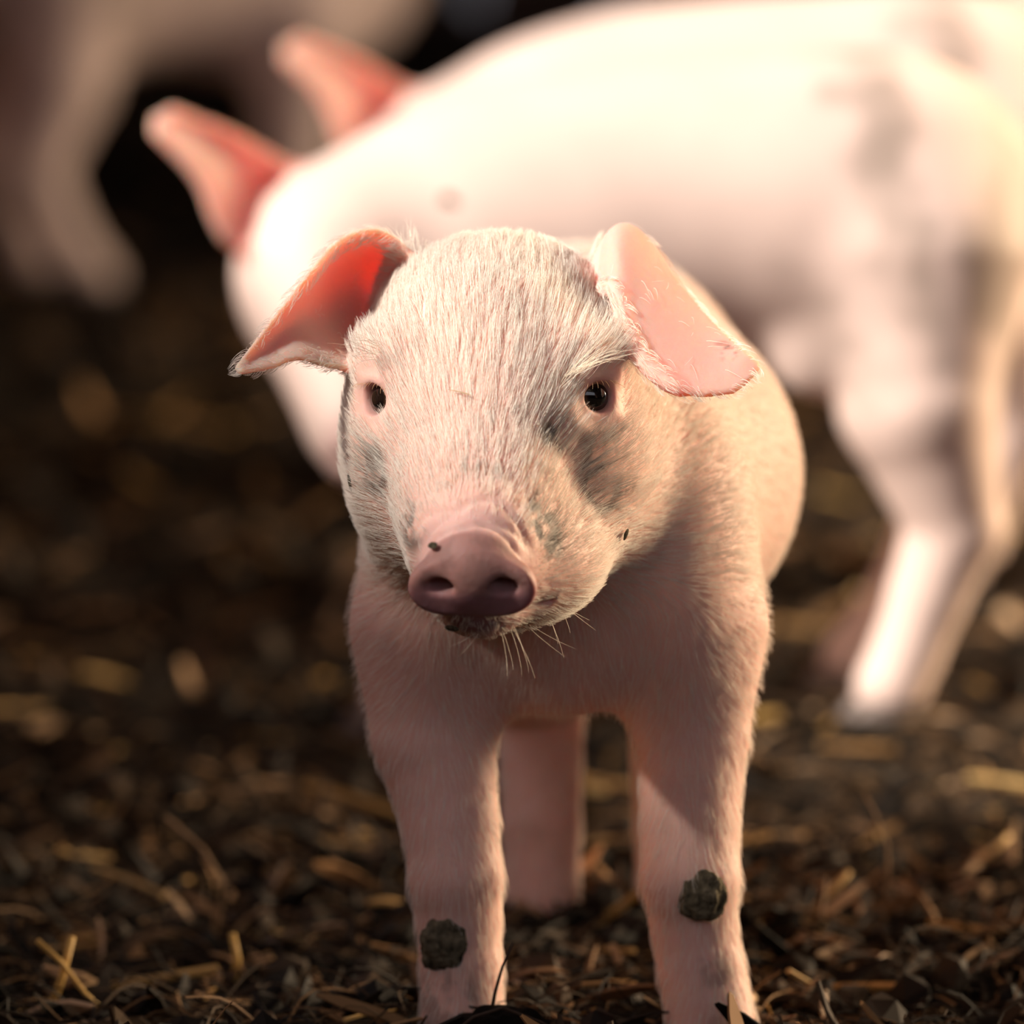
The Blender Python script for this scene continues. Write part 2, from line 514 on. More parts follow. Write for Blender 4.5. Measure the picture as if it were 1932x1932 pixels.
    x, y, z = g[0] - dc[0], g[1] - dc[1], g[2] - dc[2]
    b = R[1, 0] * x + R[1, 1] * y + R[1, 2] * z; c = R[2, 0] * x + R[2, 1] * y + R[2, 2] * z; a = R[0, 0] * x + R[0, 1] * y + R[0, 2] * z
    msk = sstep(.002, .012, b)
    wob = .0012 * np.sin(a * 210)
    fd.F[s] += (msk * (.0016 * np.exp(-((c + .0078 + wob) / .0011) ** 2) + .0012 * np.exp(-((c + .0125 - wob) / .0012) ** 2) + .0014 * np.exp(-((c + .0180 + 2 * wob) / .0014) ** 2))).astype(np.float32)
    # nostrils
    for sx in (-1, 1):
        for k_, (da, db, ra, rb) in enumerate(((.0112, .0, .0046, .0031), (.0148, -.0012, .0038, .0023))):
            pc = dc + R[0] * sx * da + R[1] * db + R[2] * .004
            fd.ell(pc, (ra, rb, .0075), .0025, R, cut=True)
    # mouth line
    mp = [(-.016, -.076, .1975), (.000, -.066, .1995), (.014, -.046, .2045), (.026, -.022, .2120), (.034, -.004, .2200)]
    for a_, b_ in zip(mp, mp[1:]):
        fd.cone(a_, b_, .0014, .0014, .003, cut=True)
    mp = [(-.016, -.076, .1975), (-.030, -.066, .1995), (-.042, -.046, .2045), (-.050, -.022, .2120), (-.056, -.004, .2200)]
    for a_, b_ in zip(mp, mp[1:]):
        fd.cone(a_, b_, .0014, .0014, .003, cut=True)
    # eyelids and eye openings
    def surf(p, d):
        t = np.arange(-.012, .03, .0004); q = p[None] + d[None] * t[:, None]
        i = np.round((q - fd.lo) / fd.h).astype(int)
        f = fd.F[i[:, 0], i[:, 1], i[:, 2]]
        return t[np.where(f < 0)[0].max()]
    eyes = []
    for pos, d in (((-.0520, .0005, .2812), (-.77, -.63, .08)), ((.0320, -.0005, .2822), (.55, -.83, .10))):
        d = np.array(d); d /= np.linalg.norm(d); pos = np.array(pos)
        off = surf(pos, d); print('EYE offset', off)
        cc = pos + d * (off * .6) - d * .0078
        eyes.append((cc, d))
        Re = frame(d)
        fd.ell(cc + d * .020, (.014, .013, .0115), .006, Re, cut=True)
        fd.ell(cc, (.0128, .0122, .0108), .005, Re)
        fd.ell(cc + d * .0082 + Re[1] * .0078, (.0105, .0030, .0036), .005, Re)
        fd.ell(cc + d * .0074 - Re[1] * .0082, (.0095, .0024, .0028), .005, Re)
        fd.ell(cc + d * .0170 - Re[1] * .0006, (.0084, .0073, .0140), .0010, Re, cut=True)
    V, Q = fd.mesh()
    N, fn = vert_normals(V, Q)
    # ---- skin colour
    C = np.tile(np.array([.80, .50, .42]), (len(V), 1))
    n1 = fbm(V, 55, 1); C *= (.90 + .2 * n1)[:, None]
    def mix(m, col):
        nonlocal C
        C = C * (1 - m[:, None]) + np.array(col) * m[:, None]
    # ears: thin red skin inside, pink outside
    ear_m = np.zeros(len(V)); ear_v = np.zeros(len(V)); ear_h = np.zeros(len(V)); ear_e = np.zeros(len(V))
    for P, U, Vv in ears:
        kd = kdtree.KDTree(len(P))
        for i, p in enumerate(P): kd.insert(p, i)
        kd.balance()
        lo, hi = P.min(0) - .009, P.max(0) + .009
        for i in np.where(((V > lo) & (V < hi)).all(1))[0]:
            _, j, dist = kd.find(V[i])
            if dist < .0075 and Vv[j] > .06:
                ear_h[i] = 1
                ear_e[i] = float(min(U[j], 1 - U[j]) < .07 or Vv[j] > .94)
            if dist < .0045 and Vv[j] > .12:
                ear_m[i] = 1 - sstep(.003, .0045, dist); ear_v[i] = Vv[j]
    mix(ear_m * .8, (.88, .40, .34))
    # snout disc and the bare skin round it
    q = (V - dc) @ R.T
    dm = sstep(-.008, -.003, q[:, 2]) * (np.hypot(q[:, 0], q[:, 1]) < .036)
    mix(dm * .9, (.34, .165, .15))
    low = dm * sstep(.002, -.006, q[:, 1]); mix(low * .6, (.32, .15, .18))
    bare = sstep(-.022, -.010, q[:, 2]) * (1 - dm) * (np.hypot(q[:, 0], q[:, 1]) < .034)
    mix(bare * .6, (.66, .40, .38))
    # eyelids
    for cc, d in eyes:
        e = np.linalg.norm(V - (cc + d * .009), axis=1)
        mix(sstep(.011, .006, e) * .6, (.62, .33, .30))
        mix(sstep(.0078, .0062, e) * .5, (.30, .14, .12))
    # dirt: smears with shapes of their own
    def blob(c, r, amt, seed, sc=160):
        m = sstep(1.15, .6, np.sqrt((((V - np.array(c)) / np.array(r)) ** 2).sum(1)))
        return m * sstep(.42, .58, fbm(V, sc, seed)) * amt
    DIRT = [((.038, -.0111, .2521), (.016, .016, .020), .8, 40), ((.034, -.0166, .262), (.014, .014, .009), .5, 60), ((.0116, -.0551, .2393), (.008, .016, .012), .95, 41), ((.0149, -.0496, .2288), (.007, .014, .012), .9, 61),
            ((-.0404, -.058, .2365), (.008, .014, .013), .8, 42), ((-.0564, -.0102, .252), (.010, .012, .014), .75, 43), ((.015, -.0299, .2699), (.004, .008, .006), .85, 44), ((.0204, -.0264, .264), (.004, .007, .006), .85, 62), ((-.0174, -.057, .2591), (.010, .012, .006), .12, 45),
            ((-.0283, .0432, .0166), (.02, .03, .018), .45, 47), ((.0862, .0442, .0324), (.009, .02, .009), .35, 48),
            ((.0886, .0104, .3014), (.006, .010, .006), .85, 49), ((-.016, -.085, .222), (.03, .02, .02), .22, 50)]
    dirt = np.zeros(len(V))
    for c_, r_, am, sd in DIRT:
        dirt = np.maximum(dirt, blob(c_, r_, am, sd))
    mix(dirt, (.075, .058, .045))
    rust = sstep(1.1, .5, np.sqrt((((V - np.array((-.0174, -.056, .2585))) / np.array((.018, .016, .012))) ** 2).sum(1))) * sstep(.45, .6, fbm(V, 240, 71))
    mix(rust * .45, (.42, .20, .11))
    me = np_mesh('body', V - OFF, Q)
    set_color(me, 'skin', C)
    at = me.attributes.new('thin', 'FLOAT', 'POINT'); at.data.foreach_set('value', ear_m.astype(np.float32))
    link('body', me, M_SKIN, root)
    # ---- eyes
    em = uv_sphere('eye', .0098)
    for cc, d in eyes:
        o = link('eye', em, M_EYE, root); o.location = cc - OFF
        o.rotation_euler = Vector(d).to_track_quat('Z', 'Y').to_euler()
    # ---- hooves
    for (x, y) in ((-.0208, .056), (.0855, .054), (.0135, .342), (.0755, .342)):
        o = link('hoof', HOOF, M_HOOF, root); o.location = (x - OFF[0], y - OFF[1], -.014)
    # ---- fur
    tri = np.concatenate([Q[:, [0, 1, 2]], Q[:, [0, 2, 3]]])
    ar = np.linalg.norm(np.cross(V[tri[:, 1]] - V[tri[:, 0]], V[tri[:, 2]] - V[tri[:, 0]]), axis=1) * .5
    cen = V[tri].mean(1)
    headw = sstep(.12, .07, cen[:, 1]) * sstep(.185, .205, cen[:, 2])
    dens = 20e4 + 43e4 * headw
    em_ = ear_h[tri].mean(1); dens *= (1 - em_) + em_ * (.01 + .55 * ear_e[tri].mean(1))
    qd = (cen - dc) @ R.T
    dens *= 1 - sstep(-.013, -.007, qd[:, 2]) * (np.hypot(qd[:, 0], qd[:, 1]) < .036) * np.where(qd[:, 1] > -.014, 1, .0)
    bz = sstep(-.026, -.014, qd[:, 2]) * (np.hypot(qd[:, 0], qd[:, 1]) < .034) * (qd[:, 1] > -.010); dens *= 1 - .8 * bz
    for cc, d in eyes:
        dens *= .03 + .97 * sstep(.0095, .0175, np.linalg.norm(cen - (cc + d * .0095), axis=1))
    p = ar * dens; tot = int(p.sum())
    ti = RNG.choice(len(tri), tot, p=p / p.sum())
    r1, r2 = RNG.random(tot), RNG.random(tot)
    sw = r1 + r2 > 1; r1[sw], r2[sw] = 1 - r1[sw], 1 - r2[sw]
    T = tri[ti]
    bw = np.stack([1 - r1 - r2, r1, r2], 1)[:, :, None]
    root_p = (V[T] * bw).sum(1); nr = (N[T] * bw).sum(1); nr /= np.linalg.norm(nr, axis=1, keepdims=True) + 1e-9
    ed = (ear_h[T] * bw[:, :, 0]).sum(1); dt = (dirt[T] * bw[:, :, 0]).sum(1)
    hw = sstep(.11, .06, root_p[:, 1]) * sstep(.180, .205, root_p[:, 2])
    lw = sstep(.150, .110, root_p[:, 2])
    fl = np.tile(np.array([0, 1.0, -.45]), (tot, 1)) * ((1 - hw) * (1 - lw))[:, None]
    fl += np.array([0, .25, -1.0]) * lw[:, None]
    fh = root_p - np.array([-.016, -.105, .205]); fh /= np.linalg.norm(fh, axis=1, keepdims=True)
    fl += fh * hw[:, None] * 1.2
    fe = np.where(root_p[:, :1] < 0, np.array([[-.75, -.4, -.45]]), np.array([[.7, -.35, -.6]]))
    fl = fl * (1 - ed[:, None]) + fe * ed[:, None]
    jit = np.stack([fbm(root_p @ np.array([[.8, .36, -.48], [0, .8, .6], [.6, -.48, .64]]), 120, 80 + k, 2) - .5 for k in range(3)], 1)
    fl += jit * .30 + RNG.normal(0, .10, (tot, 3))
    fl -= (fl * nr).sum(1, keepdims=True) * nr; fl /= np.linalg.norm(fl, axis=1, keepdims=True) + 1e-9
    ln = (.0105 + .0025 * hw + .0035 * hw * sstep(.27, .31, root_p[:, 2])) * RNG.uniform(.65, 1.25, tot)
    qr = (root_p - dc) @ R.T
    ln *= 1 - .55 * sstep(-.045, -.012, qr[:, 2]) * (np.hypot(qr[:, 0], qr[:, 1]) < .04)
    ln *= 1 - .65 * ed; ln *= 1 - .15 * lw
    K = 5
    lift = (.12 + .10 * RNG.random(tot) + .30 * ed)[:, None]
    tt = np.linspace(0, 1, K)
    pts = np.empty((tot, K, 3))
    for k, t in enumerate(tt):
        pts[:, k] = root_p + fl * (ln * t)[:, None] + nr * (ln[:, None] * lift * (t * 1.5 - .8 * t * t)) - nr * .0006 * (k == 0)
    # clumps
    M = tot // 9
    ci = RNG.choice(tot, M, replace=False)
    kd = kdtree.KDTree(M)
    for i, j in enumerate(ci): kd.insert(root_p[j], i)
    kd.balance()
    near = np.array([kd.find(pp)[1] for pp in root_p])
    tgt = pts[ci[near]]
    for k, t in enumerate(tt):
        pts[:, k] += (tgt[:, k] - pts[:, k]) * (.55 * t ** 1.3) * (.4 + .6 * hw[:, None])
    keep = np.ones(tot, bool)
    for cc, d in eyes:
        keep &= ~(np.linalg.norm(pts - (cc + d * .0105), axis=2).min(1) < .0085)
    pts, dt, tot = pts[keep], dt[keep], int(keep.sum())
    hc = bpy.data.hair_curves.new('fur')
    hc.add_curves([K] * tot)
    hc.attributes['position'].data.foreach_set('vector', (pts - OFF).astype(np.float32).ravel())
    ra = hc.attributes.new('radius', 'FLOAT', 'POINT')
    rad = np.array([1, 1, .9, .7, .3])[None, :] * (.000068 * RNG.uniform(.8, 1.2, tot))[:, None]
    ra.data.foreach_set('value', rad.astype(np.float32).ravel())
    hcol = np.array([.98, .92, .84]) * RNG.uniform(.85, 1.05, (tot, 1))
    dt = dt * np.where(RNG.random(tot) < .62, 1, .15)
    hcol = hcol * (1 - dt[:, None]) + np.array([.10, .08, .06]) * dt[:, None] * RNG.uniform(.3, 1.8, (tot, 1))
    set_color(hc, 'hair_color', np.clip(hcol, 0, 1), 'CURVE')
    fo = link('fur', hc, M_FUR, root); tag(fo, kind='stuff')
    # ---- long single hairs: brows, whiskers, lashes
    kdv = kdtree.KDTree(len(V) // 3 + 1)
    for i in range(0, len(V), 3): kdv.insert(V[i], i)
    kdv.balance()
    BR = []
    for i in range(12):
        f = RNG.random(); r0 = np.array((.0178, -.0208, .2867)) * (1 - f) + np.array((.0292, -.0109, .2987)) * f
        BR.append((r0, (.040 + RNG.normal(0, .006), -.032, .3075 - .004 * f + RNG.normal(0, .0025))))
    for i in range(9):
        f = RNG.random(); r0 = np.array((-.0526, -.005, .3042)) * (1 - f) + np.array((-.0563, -.0053, .2980)) * f
        BR.append((r0, (-.0655 + RNG.normal(0, .003), -.020, .3085 - .006 * f + RNG.normal(0, .002))))
    for x, y, z, dx, dz in ((-.0622, -.0016, .2642, -.008, -.007), (-.0622, .002, .270, -.009, -.008), (-.0034, -.0575, .1933, .004, -.016), (.001, -.050, .193, .006, -.018), (-.001, -.053, .193, .005, -.019), (.0042, -.035, .193, .018, -.014), (-.014, -.060, .192, -.007, -.008),
                            (.016, -.018, .195, .003, -.013), (.022, -.012, .197, .010, -.006), (.020, -.015, .196, .004, -.010)):
        BR.append(((x, y, z), (x + dx, y - .004, z + dz)))
    def hairs(name, pairs, rad0, col, bow):
        n = len(pairs); PT = np.empty((n, 6, 3))
        for i, (a_, b_, nb) in enumerate(pairs):
            a_ = np.array(a_); b_ = np.array(b_); t = np.linspace(0, 1, 6)[:, None]
            PT[i] = a_ * (1 - t) + b_ * t + nb * bow * np.linalg.norm(b_ - a_) * t * (1 - t) * 4
        h = bpy.data.hair_curves.new(name); h.add_curves([6] * n)
        h.attributes['position'].data.foreach_set('vector', (PT - OFF).astype(np.float32).ravel())
        r_ = h.attributes.new('radius', 'FLOAT', 'POINT'); r_.data.foreach_set('value', np.tile(np.array([1, 1, .9, .8, .6, .3], np.float32) * rad0, n))
        set_color(h, 'hair_color', np.tile(np.array(col), (n, 1)), 'CURVE')
        tag(link(name, h, M_FUR, root), kind='stuff')
    prs = []
    for a_, b_ in BR:
        co, i, _ = kdv.find(a_)
        prs.append((np.array(co), b_, N[i] * .6 + np.array([0, 0, .25])))
        e1 = RNG.normal(0, .0020, 3)
        prs.append((np.array(co) + e1 * .4, np.array(b_) + e1 * 2, N[i] * .6 + np.array([0, 0, .25])))
    hairs('whiskers', prs, .000085, (.98, .88, .74), .16)
    lash = []
    for cc, d in eyes:
        Re = frame(d)
        for a_ in np.linspace(-.0066, .0066, 9):
            r0 = cc + d * .0088 + Re[0] * a_ + Re[1] * (.0072 * math.sqrt(max(0, 1 - (a_ / .0092) ** 2)))
            lash.append((r0, r0 + d * .0050 + Re[0] * a_ * .7 - Re[1] * (.0015 + .0025 * RNG.random()), Re[1] * .6 + d * .6))
    hairs('eyelashes', lash, .00009, (.85, .55, .30), .20)
    SNAP['kd'], SNAP['V'], SNAP['N'] = kdv, V, N
    tag(root, 'small white piglet facing the camera with muddy cheeks and floppy pink ears', 'piglet')
    return root
build_piglet()
#@@HERD@@
# ------------------------------------------------------------------ the litter mates behind
def build_pig():
    """grazing pig seen from its left side: rump to +X, head lowered at -X and turned to -Y"""
    fd = Field((-.31, -.22, .012), (.235, .13, .375), .004)
    fd.ell((.115, .008, .266), (.084, .074, .090), .03)
    fd.ell((.020, .0, .271), (.130, .082, .085), .05)
    fd.ell((-.090, -.018, .252), (.092, .078, .088), .05)
    fd.ell((-.148, -.040, .248), (.066, .058, .062), .05)
    fd.ell((-.186, -.070, .250), (.049, .054, .049), .03)
    fd.cone((-.188, -.085, .240), (-.172, -.150, .182), .043, .026, .02)
    fd.cone((-.184, -.075, .218), (-.170, -.145, .168), .036, .018, .02)
    fd.cone((-.172, -.145, .184), (-.168, -.172, .166), .026, .0215, .01)
    for sx in (-1, 1):
        fd.ell((-.167 + .009 * sx, -.190, .163), (.0045, .009, .004), .003, cut=True)
    fd.chain([((-.115, -.050, .215), .046), ((-.130, -.058, .135), .028), ((-.140, -.062, .075), .0205), ((-.146, -.064, .040), .018), ((-.152, -.068, .020), .018)], .02)
    fd.chain([((-.085, .035, .215), .046), ((-.080, .040, .135), .028), ((-.075, .042, .075), .0205), ((-.080, .042, .040), .018), ((-.085, .040, .020), .018)], .02)
    fd.chain([((.125, -.025, .245), .064), ((.128, -.042, .175), .044), ((.148, -.036, .108), .0265), ((.134, -.036, .070), .0215), ((.123, -.038, .040), .0195), ((.114, -.042, .020), .020)], .02)
    fd.chain([((.115, .035, .245), .058), ((.125, .050, .175), .040), ((.148, .056, .108), .0235), ((.132, .058, .070), .019), ((.115, .058, .040), .018), ((.098, .056, .020), .018)], .02)
    fd.ell((.068, -.050, .200), (.016, .012, .020), .02)
    fd.chain([((.190, .010, .300), .012), ((.210, .012, .292), .008), ((.216, .006, .275), .0065), ((.208, .0, .262), .006)], .01)
    near = [[(-.2100, -.092, .252), (-.188, -.032, .266), (-.172, -.040, .292)], [(-.2389, -.110, .2689), (-.2214, -.050, .2887), (-.2028, -.060, .2994)],
            [(-.2532, -.110, .2996), (-.2427, -.080, .3110), (-.2329, -.080, .3180)], [(-.2761, -.110, .3246), (-.2752, -.100, .3308), (-.2670, -.095, .3346)]]
    far = [[(-.1829, -.020, .276), (-.1778, .010, .272), (-.1696, .030, .272)], [(-.1771, -.010, .2971), (-.1608, .030, .2988), (-.1496, .050, .2971)],
           [(-.1547, .010, .3048), (-.1435, .030, .3061), (-.1351, .050, .3029)], [(-.1305, .030, .3081), (-.1285, .030, .3086), (-.1277, .035, .3071)]]
    ears = []
    for rows in (near, far):
        P, U, Vv = patch(rows, 40, 50); ears.append((P, Vv))
        fd.shell(P, .0042 - .0010 * Vv, .008, .018)
    V, Q = fd.mesh()
    C = np.tile(np.array([.87, .66, .58]), (len(V), 1)) * (.93 + .14 * fbm(V, 30, 5))[:, None]
    thin = np.zeros(len(V))
    for P, Vv in ears:
        lo, hi = P.min(0) - .01, P.max(0) + .01
        for i in np.where(((V > lo) & (V < hi)).all(1))[0]:
            j = np.argmin(((P - V[i]) ** 2).sum(1))
            if Vv[j] > .1 and ((P[j] - V[i]) ** 2).sum() < .007 ** 2:
                C[i] = (.86, .42, .36); thin[i] = 1
    m = sstep(.0, .12, V[:, 0]) * sstep(.38, .70, fbm(V * np.array([1, 1, .6]), 34, 90)) * sstep(.12, .2, V[:, 2]) * .65
    C = C * (1 - m[:, None]) + np.array([.24, .19, .15]) * m[:, None]
    dsc = sstep(-.176, -.184, V[:, 1]); C = C * (1 - dsc[:, None] * .6) + np.array([.5, .28, .26]) * dsc[:, None] * .6
    me = np_mesh('body', V, Q); set_color(me, 'skin', C)
    at = me.attributes.new('thin', 'FLOAT', 'POINT'); at.data.foreach_set('value', thin.astype(np.float32))
    return me
PIG = build_pig()
PEYE = uv_sphere('eye', .0075, 16, 10)
def pig(loc, rz, scale, label):
    r = empty('pig', loc); r.rotation_euler.z = rz; r.scale = (scale,) * 3
    link('body', PIG, M_SKIN_BG, r)
    for x in (-.2165, -.1500):
        o = link('eye', PEYE, M_EYE, r); o.location = (x, -.108, .246)
        o.rotation_euler = Vector((-.8 if x < -.19 else .8, -.5, .2)).to_track_quat('Z', 'Y').to_euler()
    for x, y in ((-.154, -.068), (-.087, .040), (.112, -.042), (.096, .056)):
        o = link('hoof', HOOF, M_HOOF, r); o.location = (x, y, 0); o.rotation_euler.z = -1.2
    tag(r, label, 'pig')
    return r
pig((.090, .93, 0), 0, 1.0, 'pale pig grazing right behind the piglet with dirt smears on its rump')
pig((.150, 1.38, 0), 0, 1.02, 'pale pig standing beyond the dirt-smeared pig with only back and ear showing')
pig((.505, 1.96, 0), math.pi, 1.0, 'pig turned away behind the other two, only a hind leg and back showing')
pig((-.279, 3.17, 0), math.radians(205), 1.05, 'dim pig standing in the shade near the board wall')
#@@LITTER@@
# ------------------------------------------------------------------ litter on the floor
def tube(path, r0, r1, sides=5):
    path = np.array(path, float); n = len(path)
    V = []
    for i, p in enumerate(path):
        t = path[min(i + 1, n - 1)] - path[max(i - 1, 0)]; t /= np.linalg.norm(t)
        u = np.cross(t, (.13, .2, .97)); u /= np.linalg.norm(u); v = np.cross(t, u)
        r = r0 + (r1 - r0) * i / (n - 1)
        for k in range(sides):
            a = 2 * math.pi * k / sides
            V.append(p + r * (u * math.cos(a) + .8 * v * math.sin(a)))
    Q = []
    for i in range(n - 1):
        for k in range(sides):
            Q.append((i * sides + k, i * sides + (k + 1) % sides, (i + 1) * sides + (k + 1) % sides, (i + 1) * sides + k))
    m = (n - 1) * sides
    c0 = len(V); V.append(path[0]); V.append(path[-1])
    for k in range(0, sides):
        Q.append((c0, (k + 1) % sides, k, k)); Q.append((c0 + 1, m + k, m + (k + 1) % sides, m + (k + 1) % sides))
    return np.array(V), np.array(Q)

def chip(seed):
    """a curved flake of wood, tapered at both ends"""
    r = np.random.default_rng(seed)
    n = 5; xs = np.linspace(-.5, .5, n); cv = r.uniform(-.25, .25); wd = r.uniform(.09, .20); th = r.uniform(.02, .045)
    V, Q = [], []
    for i, x in enumerate(xs):
        w_ = wd * (1 - .8 * (2 * x) ** 2) * r.uniform(.8, 1.2) + .01; z = cv * (.25 - x * x) * 2
        for sy, sz in ((-1, -1), (1, -1), (1, 1), (-1, 1)):
            V.append((x + r.uniform(-.02, .02), sy * w_ * .5 + .1 * cv * math.sin(4 * x), z + sz * th * .5 + .03 * sy * cv))
    for i in range(n - 1):
        for k in range(4):
            Q.append((i * 4 + k, i * 4 + (k + 1) % 4, i * 4 + 4 + (k + 1) % 4, i * 4 + 4 + k))
    Q.append((3, 2, 1, 0)); Q.append((n * 4 - 4, n * 4 - 3, n * 4 - 2, n * 4 - 1))
    return np.array(V), np.array(Q)

def straw_t(seed, sides=5):
    r = np.random.default_rng(seed); n = 4
    b = r.uniform(-.05, .05, 2)
    path = [(x, b[0] * (1 - 4 * x * x), b[1] * (1 - 4 * x * x) * .6) for x in np.linspace(-.5, .5, n)]
    return tube(path, .038, .033, sides)

def fibre_t(seed):
    r = np.random.default_rng(seed); n = 8
    ph, am = r.uniform(0, 6), r.uniform(.08, .22)
    path = [(x, am * math.sin(5 * x + ph), .1 * math.sin(4 * x + 2 * ph)) for x in np.linspace(-.5, .5, n)]
    return tube(path, .013, .007, 3)

def clod_t(seed, sub=1):
    bm = bmesh.new(); bmesh.ops.create_icosphere(bm, subdivisions=sub, radius=.5)
    V = np.array([v.co[:] for v in bm.verts]); F = np.array([[v.index for v in f.verts] for f in bm.faces]); bm.free()
    V *= (.7 + .6 * fbm(V + seed, 3.0 if sub > 1 else 1.8, seed))[:, None]; V[:, 2] *= .7
    return V, np.concatenate([F, F[:, 2:3]], 1)

def rot(yaw, pitch, roll):
    cy, sy, cp, sp, cr, sr = np.cos(yaw), np.sin(yaw), np.cos(pitch), np.sin(pitch), np.cos(roll), np.sin(roll)
    return np.stack([np.stack([cy * cp, cy * sp * sr - sy * cr, cy * sp * cr + sy * sr], -1),
                     np.stack([sy * cp, sy * sp * sr + cy * cr, sy * sp * cr - cy * sr], -1),
                     np.stack([-sp, cp * sr, cp * cr], -1)], -2)

def clean(Q):
    """quads with a repeated corner become triangles: returns (quads, tris)"""
    d = Q[:, 2] == Q[:, 3]
    return Q[~d], Q[d][:, :3]

def poly_mesh(name, V, Q, smooth=False):
    q, t = clean(np.asarray(Q))
    me = bpy.data.meshes.new(name)
    me.from_pydata([tuple(v) for v in V], [], [tuple(int(i) for i in f) for f in q] + [tuple(int(i) for i in f) for f in t])
    me.polygons.foreach_set('use_smooth', np.full(len(me.polygons), smooth, bool))
    return me

STRAW_C = np.array([[.62, .36, .10], [.52, .29, .085], [.70, .45, .17], [.45, .25, .09]])
CHIP_C = np.array([[.24, .125, .05], [.36, .20, .085], [.12, .065, .03], [.50, .32, .18]])
DARK_C = np.array([[.016, .010, .006], [.030, .018, .009], [.060, .034, .016], [.010, .007, .004]])

def scatter(n, xr, yr):
    return RNG.uniform(xr[0], xr[1], n), RNG.uniform(yr[0], yr[1], n)

def stuff(name, templates, zones, len_rng, cols, pitch_sd, label, cat, zoff=.35):
    VV, QQ, CC = [], [], []; off = 0
    for T in templates:
        tv, tq = T
        for (n, xr, yr, sc) in zones:
            n = n // len(templates)
            X, Y = scatter(n, xr, yr)
            L = RNG.uniform(len_rng[0], len_rng[1], n) * sc
            R = rot(RNG.uniform(0, 6.283, n), RNG.normal(0, pitch_sd, n), RNG.uniform(0, 6.283, n) if pitch_sd > .3 else RNG.normal(0, .5, n))
            v = np.einsum('nij,kj->nki', R, tv) * L[:, None, None]
            Z = ground_z(X, Y) - v[..., 2].min(1) * zoff
            v += np.stack([X, Y, Z], -1)[:, None, :]
            c = cols[RNG.integers(0, len(cols), n)] * RNG.uniform(.6, 1.15, (n, 1))
            VV.append(v.reshape(-1, 3)); QQ.append((tq[None] + (np.arange(n) * len(tv))[:, None, None] + off).reshape(-1, 4))
            CC.append(np.repeat(c, len(tv), 0)); off += n * len(tv)
    V = np.concatenate(VV); Q = np.concatenate(QQ); C = np.concatenate(CC)
    d = Q[:, 2] == Q[:, 3]
    Q = np.concatenate([Q[~d][:, [0, 1, 2]], Q[~d][:, [0, 2, 3]], Q[d][:, :3]])
    me = np_mesh(name, V, Q, False); set_color(me, 'tint', C)
    o = link(name, me, M_LITTER, floor); tag(o, label, kind='stuff')
    return o

Z_NEAR = [(5600, (-.8, .8), (-.1, .8), 1.0), (3200, (-1.1, 1.1), (.8, 2.2), 1.35), (2600, (-2.2, 2.2), (2.2, 5.5), 1.9), (900, (-1.2, 1.2), (-1.2, -.1), 1.2)]
def zs(f): return [(int(n * f), a, b, c) for n, a, b, c in Z_NEAR]
stuff('dark_fibres', [fibre_t(k) for k in range(5)], zs(2.2), (.02, .07), np.concatenate([DARK_C, DARK_C, CHIP_C[:2] * .6]), .14, 'fine dark brown fibres matted over the whole floor', 'litter')
stuff('manure_crumbs', [clod_t(k) for k in range(3)], zs(.22), (.006, .026), DARK_C, .6, 'dark manure crumbs strewn over the whole floor', 'litter')
stuff('wood_shavings', [chip(k) for k in range(6)], zs(1.0), (.010, .052), np.concatenate([CHIP_C, DARK_C, DARK_C, DARK_C]), .35, 'small brown wood shavings strewn over the whole floor', 'litter')
stuff('straw_bits', [straw_t(k, 4) for k in range(4)], zs(.05), (.012, .035), STRAW_C * .8, .22, 'small short straw bits strewn over the whole floor', 'litter')

def tint_mat(name, cols, rough=.65):
    """one colour for each object, picked by its random number"""
    m, N, L, b = mat(name)
    oi = N.new('ShaderNodeObjectInfo'); r = N.new('ShaderNodeValToRGB'); r.color_ramp.interpolation = 'CONSTANT'
    e = r.color_ramp.elements
    e[0].position = 0; e[0].color = (*cols[0], 1); e[1].position = 1 / len(cols); e[1].color = (*cols[1], 1)
    for k in range(2, len(cols)):
        x = e.new(k / len(cols)); x.color = (*cols[k], 1)
    nt = N.new('ShaderNodeTexNoise'); nt.inputs['Scale'].default_value = 9; nt.inputs['Detail'].default_value = 4
    tc = N.new('ShaderNodeTexCoord'); L.new(tc.outputs['Object'], nt.inputs['Vector'])
    mx = N.new('ShaderNodeMix'); mx.data_type = 'RGBA'; mx.blend_type = 'MULTIPLY'; mx.inputs[0].default_value = .5
    L.new(oi.outputs['Random'], r.inputs['Fac']); L.new(r.outputs['Color'], mx.inputs[6]); L.new(nt.outputs['Fac'], mx.inputs[7])
    L.new(mx.outputs[2], b.inputs['Base Color']); b.inputs['Roughness'].default_value = rough
    return m
M_STRAW = tint_mat('dry_straw', [tuple(c * 1.15) for c in STRAW_C])
M_CHIP = tint_mat('wood_flake', [tuple(c * 1.1) for c in CHIP_C])
STRAWS = [poly_mesh('straw', *straw_t(100 + k)) for k in range(6)]
CHIPS = [poly_mesh('wood_flake', *chip(200 + k)) for k in range(6)]
def lay(name, me, m, x, y, z, L, yaw, pitch, label, cat, group=None, roll=0.0, wide=1.0):
    o = link(name, me, m); o.location = (x, y, z); o.rotation_euler = (roll, -pitch, yaw); o.scale = (L, L * wide, L * wide)
    tag(o, label, cat, group)
    return o
def on_ground(x, y):
    return float(ground_z(np.array([x]), np.array([y]))[0])
for k in range(90):
    d = 3.15 + 2.2 * RNG.random() ** 1.7; y = d - 3; x = RNG.uniform(-.072, .072) * d
    L = RNG.uniform(.02, .055) * (1 + .3 * y); p = RNG.normal(0, .18)
    lay('straw', STRAWS[k % 6], M_STRAW, x, y, on_ground(x, y) + .004 + abs(math.sin(p)) * L * .4, L, RNG.uniform(0, 6.28), p, 'loose yellow straw lying on the dark litter', 'straw', 'loose straw on the litter', wide=1.25)
